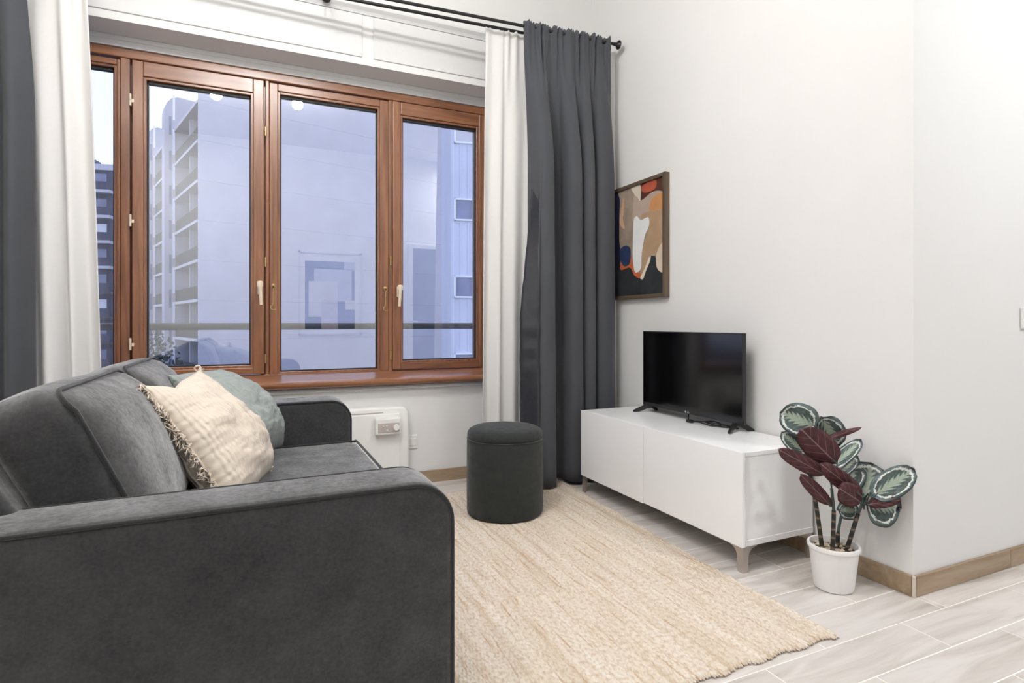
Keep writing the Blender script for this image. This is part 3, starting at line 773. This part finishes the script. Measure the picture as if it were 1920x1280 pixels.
tube(bm, catmull([(2.155, 2.44, bz1+.14), (2.150, 2.44, bz1+.03), (2.13, 2.42, bz1+.006), (2.09, 2.37, bz1+.005), (2.075, 2.33, bz1+.006), (2.07, 2.27, bz1+.012), (2.08, 2.20, bz1+.006), (2.11, 2.16, bz1+.012), (2.13, 2.22, bz1+.018), (2.09, 2.25, bz1+.016), (2.10, 2.16, bz1+.006), (2.15, 2.12, bz1+.005)], 8), .0032, 6)
tube(bm, catmull([(2.07, 2.35, bz1+.008), (2.066, 2.325, bz1+.010), (2.07, 2.30, bz1+.012), (2.085, 2.22, bz1+.020), (2.12, 2.14, bz1+.012), (2.15, 2.09, bz1+.004)], 8), .0032, 6)
box(bm, 2.056, 2.076, 2.315, 2.355, bz1+.0005, bz1+.016, bev=.004)
tag(obj('power_cable', bm, M['cable'], smooth='auto'), 'coiled black power cable lying on the bench under the television', 'cable')

# ------------------------------------------------------------------ painting on the right wall
pa = thing('wall_painting', 'abstract painting of white, tan and black shapes in a dark wood frame', 'picture', (2.19, 2.92, 1.15))
pa0, pa1, pz0, pz1, px = 2.655, 3.215, 1.150, 1.874, 2.163
def fr(a): return a
for a in (pa0, pa1-.022): obj('frame_stile', B(px, XR-.001, a, a+.022, pz0, pz1, bev=.0015), M['art_frame'], pa)
M['art_frame_h'] = wood('walnut_picture_frame_rail', 1, (72, 60, 49), (100, 84, 69), (126, 108, 90), .5, 0)
for c in (pz0, pz1-.022): obj('frame_rail', B(px+.0005, XR-.001, pa0+.022, pa1-.022, c, c+.022, bev=.0015), M['art_frame_h'], pa)
def paint(name, a, b=None, scale=6):
    t = NT(name, .45, .4); v = t.coords('Object')
    t.col(t.ramp(t.noise(v, scale, 3), [(.3, lin(*a)), (.7, lin(*(b or tuple(min(255, q+10) for q in a))))])); return t.m
cols = [('navy', (30, 36, 58), (44, 50, 78)), ('black', (40, 42, 44), (56, 60, 62)), ('taupe', (140, 126, 112), (168, 152, 136)), ('red', (96, 56, 44), (70, 48, 42)), ('redspot', (184, 94, 70), (150, 76, 58)), ('grey', (172, 152, 138), (190, 172, 158)),
        ('tan', (172, 142, 112), (184, 156, 128)), ('orange', (214, 150, 84), (190, 140, 100)), ('white_top', (214, 204, 186), (222, 214, 200)), ('white', (232, 234, 236), (240, 240, 238)), ('peach', (222, 184, 150), (206, 164, 132)), ('cream_r', (212, 194, 172), (220, 204, 184)),
        ('blue', (54, 72, 118), (34, 38, 48)), ('orange2', (206, 108, 60), (188, 100, 62)), ('whiteline', (230, 214, 198), (238, 226, 212))]
shapes = {
'navy': [(3.21, 1.86), (3.121, 1.86), (3.115, 1.65), (3.112, 1.494), (3.095, 1.35), (3.003, 1.28), (3.05, 1.15), (3.21, 1.15)],
'taupe': [(3.135, 1.862), (2.997, 1.86), (2.941, 1.788), (2.975, 1.613), (2.997, 1.479), (3.108, 1.484), (3.121, 1.62), (3.121, 1.70), (3.115, 1.80)],
'peach': [(3.079, 1.802), (3.068, 1.783), (3.071, 1.706), (3.081, 1.676), (3.06, 1.61), (3.075, 1.605), (3.108, 1.633), (3.113, 1.667), (3.098, 1.742)],
'white_top': [(2.993, 1.858), (2.902, 1.858), (2.898, 1.754), (2.928, 1.778), (2.959, 1.804)],
'red': [(2.898, 1.862), (2.80, 1.866), (2.675, 1.866), (2.672, 1.75), (2.775, 1.783), (2.889, 1.748)],
'redspot': [(2.88, 1.839), (2.753, 1.85), (2.758, 1.795), (2.868, 1.796)],
'grey': [(2.959, 1.8), (2.892, 1.753), (2.775, 1.783), (2.675, 1.753), (2.675, 1.643), (2.892, 1.633), (2.975, 1.636), (2.972, 1.719)],
'orange': [(2.775, 1.748), (2.68, 1.756), (2.676, 1.671), (2.804, 1.674), (2.804, 1.717)],
'tan': [(2.892, 1.650), (2.804, 1.674), (2.675, 1.675), (2.675, 1.457), (2.764, 1.4), (2.809, 1.398), (2.892, 1.287), (2.892, 1.406), (2.868, 1.485), (2.827, 1.546)],
'white': [(2.965, 1.642), (2.934, 1.663), (2.892, 1.633), (2.821, 1.637), (2.812, 1.588), (2.85, 1.535), (2.874, 1.464), (2.886, 1.406), (2.894, 1.332), (2.953, 1.318), (2.975, 1.415), (2.972, 1.536)],
'cream_r': [(2.676, 1.464), (2.676, 1.305), (2.73, 1.315), (2.747, 1.37), (2.73, 1.432)],
'whiteline': [(2.796, 1.4), (2.804, 1.368), (2.844, 1.313), (2.868, 1.271), (2.898, 1.277), (2.856, 1.329), (2.815, 1.391)],
'blue': [(3.108, 1.476), (3.048, 1.494), (3.003, 1.472), (2.997, 1.417), (3.01, 1.373), (3.068, 1.363), (3.108, 1.413)],
'orange2': [(2.991, 1.424), (2.959, 1.323), (2.898, 1.306), (2.894, 1.276), (2.953, 1.292), (3.003, 1.349), (3.101, 1.342), (3.108, 1.39), (3.068, 1.363), (3.01, 1.369)],
'black': [(3.19, 1.33), (3.101, 1.342), (3.003, 1.349), (2.953, 1.292), (2.898, 1.277), (2.868, 1.271), (2.796, 1.4), (2.764, 1.4), (2.741, 1.369), (2.73, 1.315), (2.675, 1.305), (2.675, 1.16), (3.068, 1.16), (3.19, 1.16)],
}
bm = nb(); mats = [paint('ground_paint', (150, 134, 118))]
box(bm, px+.012, px+.018, pa0+.015, pa1-.015, pz0+.015, pz1-.015)
ya, yb_, za, zb = pa0+.020, pa1-.020, pz0+.020, pz1-.020
for k, (nm, a, b) in enumerate(cols):
    mats.append(paint(nm+'_paint', a, b, 9)); pts = catmull([Vector((p[0], p[1], 0)) for p in shapes[nm]], 5, True)
    x = px+.0118-.00012*k
    vs = [bm.verts.new((x, min(yb_, max(ya, p.x)), min(zb, max(za, p.y)))) for p in pts]
    f = bm.faces.new(vs); f.material_index = k+1
    if f.normal.x > 0: f.normal_flip()
obj('canvas', bm, mats, pa)

# ------------------------------------------------------------------ heater, sockets, switch
he = thing('wall_heater', 'white wall convector heater with thermostat box beyond the far sofa arm', 'heater', (.45, 3.45, .06))
bm = nb(); prism(bm, rounded_outline(.06, .857, .06, .500, (.02, .02, .05, .05), 8), 3.405, 3.492, 'y', bev=.016, seg=4); bmesh.ops.recalc_face_normals(bm, faces=bm.faces[:]); obj('body', bm, M['heater'], he, 'auto')
obj('front_panel', B(.09, .80, 3.398, 3.408, .09, .462, bev=.005), M['heater'], he)
bm = nb(); box(bm, .10, .70, 3.402, 3.407, .468, .472); obj('outlet_slot', bm, M['grey_plate'], he)
th = obj('thermostat_box', B(.646, .795, 3.355, 3.40, .345, .443, bev=.008), M['heater'], he)
obj('control_plate', B(.660, .785, 3.351, 3.356, .360, .415, bev=.002), M['grey_plate'], th)
bm = nb(); lathe(bm, [(.0185, 0), (.0185, .014), (.016, .017), (0, .017)], 24, (.765, 3.352, .387), Matrix.Rotation(PI/2, 4, 'X')); obj('dial', bm, M['plastic'], th, 'auto')
bm = nb()
for x, z in ((.690, .398), (.710, .400), (.712, .374)): box(bm, x-.006, x+.006, 3.348, 3.352, z-.003, z+.003, bev=.001)
obj('button', bm, M['plastic'], th)
so = obj('wall_socket', B(.872, .930, 3.490, 3.5, .222, .305, bev=.003), M['plastic']); tag(so, 'small white socket plate on the wall right of the heater', 'socket')
obj('cover', B(.882, .920, 3.486, 3.491, .240, .287, bev=.002), M['plastic'], so)
sw = obj('light_switch', B(2.911, 2.993, 1.300, 1.31, .975, 1.062, bev=.004), M['plastic']); tag(sw, 'white light switch on the corridor wall at the right edge', 'switch')
obj('rocker', B(2.925, 2.979, 1.296, 1.301, .989, 1.048, bev=.003), M['plastic'], sw)

# ------------------------------------------------------------------ curtain rods and curtains
RZ = 2.79
def rod_y(x, back=0): return 3.215-.0585*x+back
def rod(name, label, back, xa, xb, dz=0):
    t = thing(name, label, 'curtain rod', (.5, rod_y(.5, back), RZ+dz))
    pa_, pb = Vector((xa, rod_y(xa, back), RZ+dz)), Vector((xb, rod_y(xb, back), RZ+dz))
    bm = nb(); tube(bm, [pa_, pb], .0095, 12); obj('pole', bm, M['rodm'], t, 'auto')
    d = (pb-pa_).normalized(); q = Vector((0, 0, 1)).rotation_difference(d).to_matrix().to_4x4()
    for p, s in ((pb, 1), (pa_, -1)):
        bm = nb(); Q = q if s > 0 else q @ Matrix.Rotation(PI, 4, 'X')
        lathe(bm, [(0, -.02), (.011, -.02), (.012, 0), (.014, .004), (.026, .010), (.029, .016), (.027, .021), (.018, .025), (0, .027)], 24, p, Q); obj('finial', bm, M['rodm'], t, 'auto')
    return t
rf = rod('curtain_rod', 'front dark metal curtain rod carrying the anthracite curtains', 0, -1.62, 2.130)
rk = rod('curtain_rod', 'rear dark metal curtain rod carrying the white sheers', .10, -1.62, 2.120, .012)
for x in (.383,):
    br = thing('rod_bracket', 'metal bracket holding the curtain rods above the window panels', 'bracket', (x, YW, 2.86))
    bm = nb(); lathe(bm, [(0, 0), (.026, 0), (.026, .008), (.016, .014), (.011, .02), (0, .02)], 20, (x, YW-.038, 2.872), Matrix.Rotation(PI/2, 4, 'X')); obj('wall_plate', bm, M['rodm'], br, 'auto')
    bm = nb(); tube(bm, catmull([(x, YW-.05, 2.872), (x, 3.34, 2.86), (x, rod_y(x, .05), RZ-.02), (x, rod_y(x)-.01, RZ-.014)], 6), .007, 8); obj('arm', bm, M['rodm'], br, 'auto')

def curtain(name, top, bot, ztop, zbot, mat, label, header=.07, ns=7, gath=.012, freq=46, blend=.9, seed=0, straight=False):
    """cloth between two plan curves (lists of x,y with equal length): gathered at the header, open folds below"""
    T = catmull([Vector((p[0], p[1], 0)) for p in top], ns); Bt = catmull([Vector((p[0], p[1], 0)) for p in bot], ns)
    NZ = 46; bm = nb(); g = []
    for j in range(NZ+1):
        z = ztop-(ztop-zbot)*(j/NZ)**1.35
        k = min(1, max(0, (ztop-z)/blend)); k = k*k*(3-2*k); lnr = (ztop-z)/(ztop-zbot)
        row = []
        for i, (a, b) in enumerate(zip(T, Bt)):
            p = a.lerp(b, lnr*.9+.1*k if straight else k*(.80+.20*lnr))
            gt = gath*max(0, 1-(ztop-z)/.45)
            pin = .55+.45*min(1, abs(ztop-header-z)/.03)
            off = gt*pin*(.75+.6*math.sin(i*.23+seed))*math.sin(i*freq/len(T)*2*PI+seed+1.5*math.sin(i*.17+seed))
            dz = .006*math.sin(i*1.1+seed)*max(0, 1-(ztop-z)/.05)
            nz = .004*noise.noise(Vector((p.x*4, z*2.2, seed)))
            row.append(bm.verts.new((p.x, p.y+off+nz, z+dz)))
        g.append(row)
    for j in range(NZ):
        for i in range(len(T)-1): bm.faces.new((g[j][i], g[j+1][i], g[j+1][i+1], g[j][i+1]))
    o = obj(name, bm, mat, None, True)
    md = o.modifiers.new('thickness', 'SOLIDIFY'); md.thickness = .003; md.offset = 0
    tag(o, label, 'curtain'); return o
# right anthracite curtain
botR = [(1.540, 3.17), (1.548, 3.10), (1.562, 3.045), (1.590, 3.015), (1.630, 3.012), (1.656, 3.030), (1.664, 3.11), (1.668, 3.175), (1.710, 3.195), (1.770, 3.17), (1.770, 3.10), (1.790, 3.055), (1.838, 3.040), (1.868, 3.060), (1.874, 3.13), (1.890, 3.135), (1.896, 3.075), (1.930, 3.045), (1.958, 3.060), (1.966, 3.14), (1.984, 3.145), (1.990, 3.085), (2.03, 3.055), (2.09, 3.06), (2.13, 3.10), (2.150, 3.17)]
xs = [b[0] for b in botR]
topR = [(1.488+(2.075-1.488)*i/(len(botR)-1), rod_y(1.488+(2.075-1.488)*i/(len(botR)-1))-.012) for i in range(len(botR))]
dc = curtain('drape', topR, botR, RZ+.026, .022, M['dark_curtain'], 'anthracite pleated curtain hanging in front of the white sheer by television', gath=.018, freq=11, seed=1)
# satin lining turned out along its left hem
def lining():
    bm = nb(); NZ = 60; cols_ = 6; g = []
    for j in range(NZ+1):
        z = 1.95-(1.95-.03)*j/NZ; f = min(1, (1.95-z)/.9); row = []
        wd = .010+.085*f; xr = 1.520-.010*f
        for i in range(cols_+1):
            a = i/cols_; x = xr+.045-a*wd; yv = 3.045+.075*a+.010*noise.noise(Vector((x*30, z*16, 2)))*f
            row.append(bm.verts.new((x, yv, z)))
        g.append(row)
    for j in range(NZ):
        for i in range(cols_): bm.faces.new((g[j][i], g[j+1][i], g[j+1][i+1], g[j][i+1]))
    o = obj('lining', bm, M['lining'], dc, True); o.modifiers.new('thickness', 'SOLIDIFY').thickness = .002; o['label'] = 'shiny satin lining'
lining()
def folds(x0, x1, n, yfun, amp, seed, ph=0):
    rng = random.Random(seed); out = []
    for i in range(2*n+1):
        f = i/(2*n); x = x0+(x1-x0)*(f+rng.uniform(-.25, .25)/(2*n)*(0 < i < 2*n)); a = amp*rng.uniform(.6, 1.3)
        out.append((x, yfun(x)+(a if (i+ph) % 2 else -a)))
    return out
yb = lambda x: rod_y(x, .10)
curtain('sheer_curtain', [(x, yb(x)) for x, _ in folds(1.285, 2.185, 9, yb, 0, 3)], folds(1.250, 2.185, 9, yb, .036, 3), RZ-.0, .02, M['sheer'], 'white sheer curtain beside the right end of the window', gath=.010, freq=15, seed=2, straight=True)
curtain('sheer_curtain', [(x, yb(x)) for x, _ in folds(-1.62, -.735, 9, yb, 0, 5)], folds(-1.60, -.640, 9, yb, .050, 5), RZ-.0, .02, M['sheer'], 'white sheer curtain at the left end of the window behind sofa', gath=.010, freq=15, seed=5, straight=True)
yf_ = lambda x: rod_y(x)-.015
curtain('drape', [(x, yf_(x)) for x, _ in folds(-1.62, -.945, 6, yf_, 0, 8)], folds(-1.62, -.905, 6, yf_, .045, 8, 1), RZ+.026, .02, M['dark_curtain'], 'anthracite curtain at the far left edge beside the left sheer', gath=.014, freq=11, seed=8)

# ------------------------------------------------------------------ potted plant
pcx, pcy = 2.0, 1.478
pl = thing('potted_plant', 'artificial peacock plant with burgundy backed leaves in white pot beside bench', 'plant', (pcx, pcy, 0))
bm = nb(); lathe(bm, [(0, 0), (.060, 0), (.066, .004), (.069, .014), (.084, .148), (.089, .152), (.091, .162), (.088, .168), (.082, .167), (.078, .150), (.076, .13), (0, .13)], 48, (pcx, pcy, 0)); obj('pot', bm, M['pot'], pl, 'auto')
bm = nb(); lathe(bm, [(0, .148), (.04, .146), (.077, .143), (.077, .132)], 32, (pcx, pcy, 0)); obj('soil', bm, M['soil'], pl, True)
M['pebble'] = plain('pale_pebble', (205, 190, 168), .7, .2, 40)
bm = nb()
for k in range(60):
    r = .070*math.sqrt(random.random()); a = random.random()*2*PI; s = random.uniform(.005, .010)
    t = nb(); bmesh.ops.create_icosphere(t, subdivisions=1, radius=1)
    merge(bm, t, 0, Matrix.Translation((pcx+r*math.cos(a), pcy+r*math.sin(a), .149)) @ Matrix.Rotation(a*3, 4, 'Z') @ Matrix.Diagonal((s*1.3, s, s*.7, 1)))
o = obj('pebbles', bm, M['pebble'], pl, True); o['kind'] = 'stuff'
t = NT('ringed_stem', .6); w_ = t.n('ShaderNodeTexWave', _bands_direction='Z', Scale=9, Distortion=4, Detail=3); t.l(t.coords('Object'), w_.inputs[0])
t.col(t.ramp(w_.outputs['Fac'], [(.0, lin(30, 32, 28)), (.8, lin(52, 50, 42)), (.97, lin(120, 98, 80))])); M['stem'] = t.m
M['petiole'] = plain('green_petiole', (70, 88, 80), .5, .15)
def leaf_top():
    t = NT('peacock_leaf_top', .42, .4); uv = t.n('ShaderNodeTexCoord'); s = t.n('ShaderNodeSeparateXYZ'); t.l(uv.outputs['UV'], s.inputs[0])
    x = t.math('MULTIPLY', t.math('SUBTRACT', s.outputs[0], .5), 2); y = t.math('MULTIPLY', t.math('SUBTRACT', s.outputs[1], .5), 2)
    ax = t.math('ABSOLUTE', x)
    r = t.math('SQRT', t.math('ADD', t.math('MULTIPLY', x, x), t.math('MULTIPLY', y, y)))
    nz = t.noise(uv.outputs['UV'], 9, 3, .6)
    rr = t.math('ADD', r, t.math('MULTIPLY', t.math('SUBTRACT', nz, .5), .34))
    # feathering: diagonal veins from the midrib
    vein = t.math('SINE', t.math('MULTIPLY', t.math('SUBTRACT', t.math('MULTIPLY', y, 1.0), t.math('MULTIPLY', ax, 1.1)), 22), 0)
    feather = t.math('SUBTRACT', t.math('ADD', t.math('MULTIPLY', vein, .10), t.math('MULTIPLY', t.math('SUBTRACT', nz, .5), .3)), t.math('SUBTRACT', ax, .34))
    feather = t.math('SUBTRACT', feather, t.math('MULTIPLY', t.math('MULTIPLY', y, y), .35))
    dark = t.ramp(t.noise(uv.outputs['UV'], 6, 3), [(.3, lin(52, 64, 62)), (.7, lin(84, 98, 95))])
    inner = t.mix(t.ramp(feather, [(.0, (0, 0, 0, 1)), (.12, (.8, .8, .8, 1))]), dark, lin(164, 176, 158))
    ring = t.ramp(rr, [(.74, (0, 0, 0, 1)), (.77, (1, 1, 1, 1)), (.83, (1, 1, 1, 1)), (.86, (0, 0, 0, 1))])
    outer = t.ramp(rr, [(.78, (0, 0, 0, 1)), (.84, (1, 1, 1, 1))])
    t.col(t.mix(ring, t.mix(outer, inner, lin(92, 106, 105)), lin(214, 218, 212)))
    t.bump(vein, .15, .002); return t.m
def leaf_under():
    t = NT('burgundy_leaf_underside', .55, .3); uv = t.n('ShaderNodeTexCoord'); s = t.n('ShaderNodeSeparateXYZ'); t.l(uv.outputs['UV'], s.inputs[0])
    x = t.math('ABSOLUTE', t.math('MULTIPLY', t.math('SUBTRACT', s.outputs[0], .5), 2))
    vein = t.math('SINE', t.math('MULTIPLY', t.math('SUBTRACT', t.math('MULTIPLY', s.outputs[1], 2), t.math('MULTIPLY', x, .7)), 14), 0)
    base = t.ramp(t.noise(uv.outputs['UV'], 5, 3), [(.3, lin(62, 32, 36)), (.7, lin(86, 46, 50))])
    base = t.mix(t.ramp(vein, [(.965, (0, 0, 0, 1)), (1, (.55, .55, .55, 1))]), base, lin(150, 120, 116))
    t.col(t.mix(t.ramp(x, [(.0, (.7, .7, .7, 1)), (.06, (0, 0, 0, 1))]), base, lin(168, 146, 140))); return t.m
M['ltop'], M['lund'] = leaf_top(), leaf_under()
stems = [[(1.963, 1.495, .132), (1.939, 1.506, .318), (1.92, 1.515, .432), (1.92, 1.515, .51)], [(1.969, 1.46, .132), (1.973, 1.458, .259), (1.973, 1.458, .309), (1.966, 1.461, .383)],
         [(2.042, 1.492, .136), (2.044, 1.492, .194), (2.056, 1.486, .264), (2.073, 1.478, .315)], [(2.032, 1.453, .13), (2.061, 1.44, .233), (2.078, 1.432, .29), (2.096, 1.425, .328)]]
for k, s in enumerate(stems):
    p = catmull(s, 6); n = len(p); bm = nb(); thick = [.0085]*2+[.0078]*2; hi = .74 if k != 0 else .90
    cut = int(n*(.95 if k == 0 else .68 if k != 2 else .42)); tube(bm, p[:cut], [.0082-.0018*i/n for i in range(cut)], 10); so_ = obj('stem', bm, M['stem'], pl, True)
    bm = nb(); tube(bm, p[cut-1:], [.0055-.001*i/n for i in range(n-cut+1)], 8); obj('green_shoot', bm, M['petiole'], so_, True)
def leaf(face, base, tip, width, stem, cup=.10, droop=.10, roll=0):
    b, tp = Vector(base), Vector(tip); L = (tp-b).length; d = (tp-b)/L
    view = (Vector((0, 0, 1.0))-(b+tp)/2).normalized()
    side = d.cross(view).normalized(); nrm = side.cross(d).normalized()
    if nrm.dot(view) < 0: nrm = -nrm
    R = Matrix.Rotation(roll, 3, d); side, nrm = R @ side, R @ nrm
    if face == 'b': nrm = -nrm
    side = d.cross(nrm).normalized()
    NU, NV = 8, 14; bm = nb(); uvl = bm.loops.layers.uv.new('UVMap'); uvd = {}; G = {}
    for s in (1, -1):
        for j in range(NV+1):
            v = j/NV; y = 2*v-1
            w = width/2*math.sqrt(max(0, 1-abs(y)**2.3))*(1.06-.10*y)
            w = max(w, .0008)
            for i in range(NU+1):
                a = 2*i/NU-1
                edge = i in (0, NU) or j in (0, NV)
                if s < 0 and edge: G[i, j, s] = G[i, j, 1]; continue
                wav = .006*math.sin(v*9+stem)*a*abs(a)
                h = cup*width*a*a-droop*L*(v*v)+droop*L*.35*v+wav+.0016*math.sin(v*40-abs(a)*9)*(abs(a) < .9)
                p = b+d*(L*v)+side*(a*w)+nrm*(h+(s*.0006))
                G[i, j, s] = bm.verts.new(p); uvd[G[i, j, s]] = (.5+.5*a*w/(width/2)*.98, v)
        for j in range(NV):
            for i in range(NU):
                q = [G[i, j, s], G[i+1, j, s], G[i+1, j+1, s], G[i, j+1, s]]
                f = bm.faces.new([q[0], q[3], q[2], q[1]] if s > 0 else q); f.material_index = 0 if s > 0 else 1
                if f.calc_area() < 0: pass
                for lp in f.loops: lp[uvl].uv = uvd[lp.vert]
    o = obj('leaf', bm, [M['ltop'], M['lund']], pl, True)
    s0_ = Vector(stems[stem][-1] if stem != 1 else stems[stem][-1]); mid = (s0_+b)/2+Vector((0, 0, .02))
    if (s0_-b).length > .004:
        bm = nb(); tube(bm, catmull([s0_-Vector((0, 0, .03)), s0_, mid, b, b+d*L*.15], 5), .0026, 6); obj('petiole', bm, M['petiole'], o, True)
LV = [('t', (1.948, 1.506, .605), (1.856, 1.597, .655), .100, 0), ('t', (1.985, 1.521, .640), (2.068, 1.504, .520), .084, 0), ('t', (1.928, 1.533, .499), (1.862, 1.594, .578), .052, 0),
('b', (1.952, 1.428, .482), (1.787, 1.454, .625), .084, 0), ('b', (1.915, 1.445, .440), (1.689, 1.465, .555), .046, 1), ('b', (1.958, 1.456, .318), (1.801, 1.470, .458), .038, 1),
('b', (2.035, 1.386, .363), (1.865, 1.441, .497), .050, 3), ('b', (2.051, 1.401, .335), (1.905, 1.391, .412), .066, 3), ('b', (1.961, 1.485, .561), (2.116, 1.459, .596), .018, 0),
('t', (1.960, 1.472, .446), (2.125, 1.447, .560), .044, 1), ('t', (1.995, 1.478, .415), (2.158, 1.486, .480), .042, 1), ('t', (2.046, 1.469, .362), (2.145, 1.488, .462), .080, 2),
('t', (2.068, 1.375, .362), (2.185, 1.295, .472), .076, 3), ('t', (2.085, 1.429, .315), (2.165, 1.44, .465), .125, 3), ('t', (2.072, 1.406, .335), (2.182, 1.345, .312), .120, 3),
('b', (2.050, 1.380, .335), (2.128, 1.310, .362), .030, 3), ('t', (2.005, 1.467, .298), (2.136, 1.472, .272), .055, 2)]
for f, b, tp, w, s in LV: leaf(f, b, tp, w*1.22, s, cup=random.uniform(.04, .14), droop=random.uniform(.06, .16))
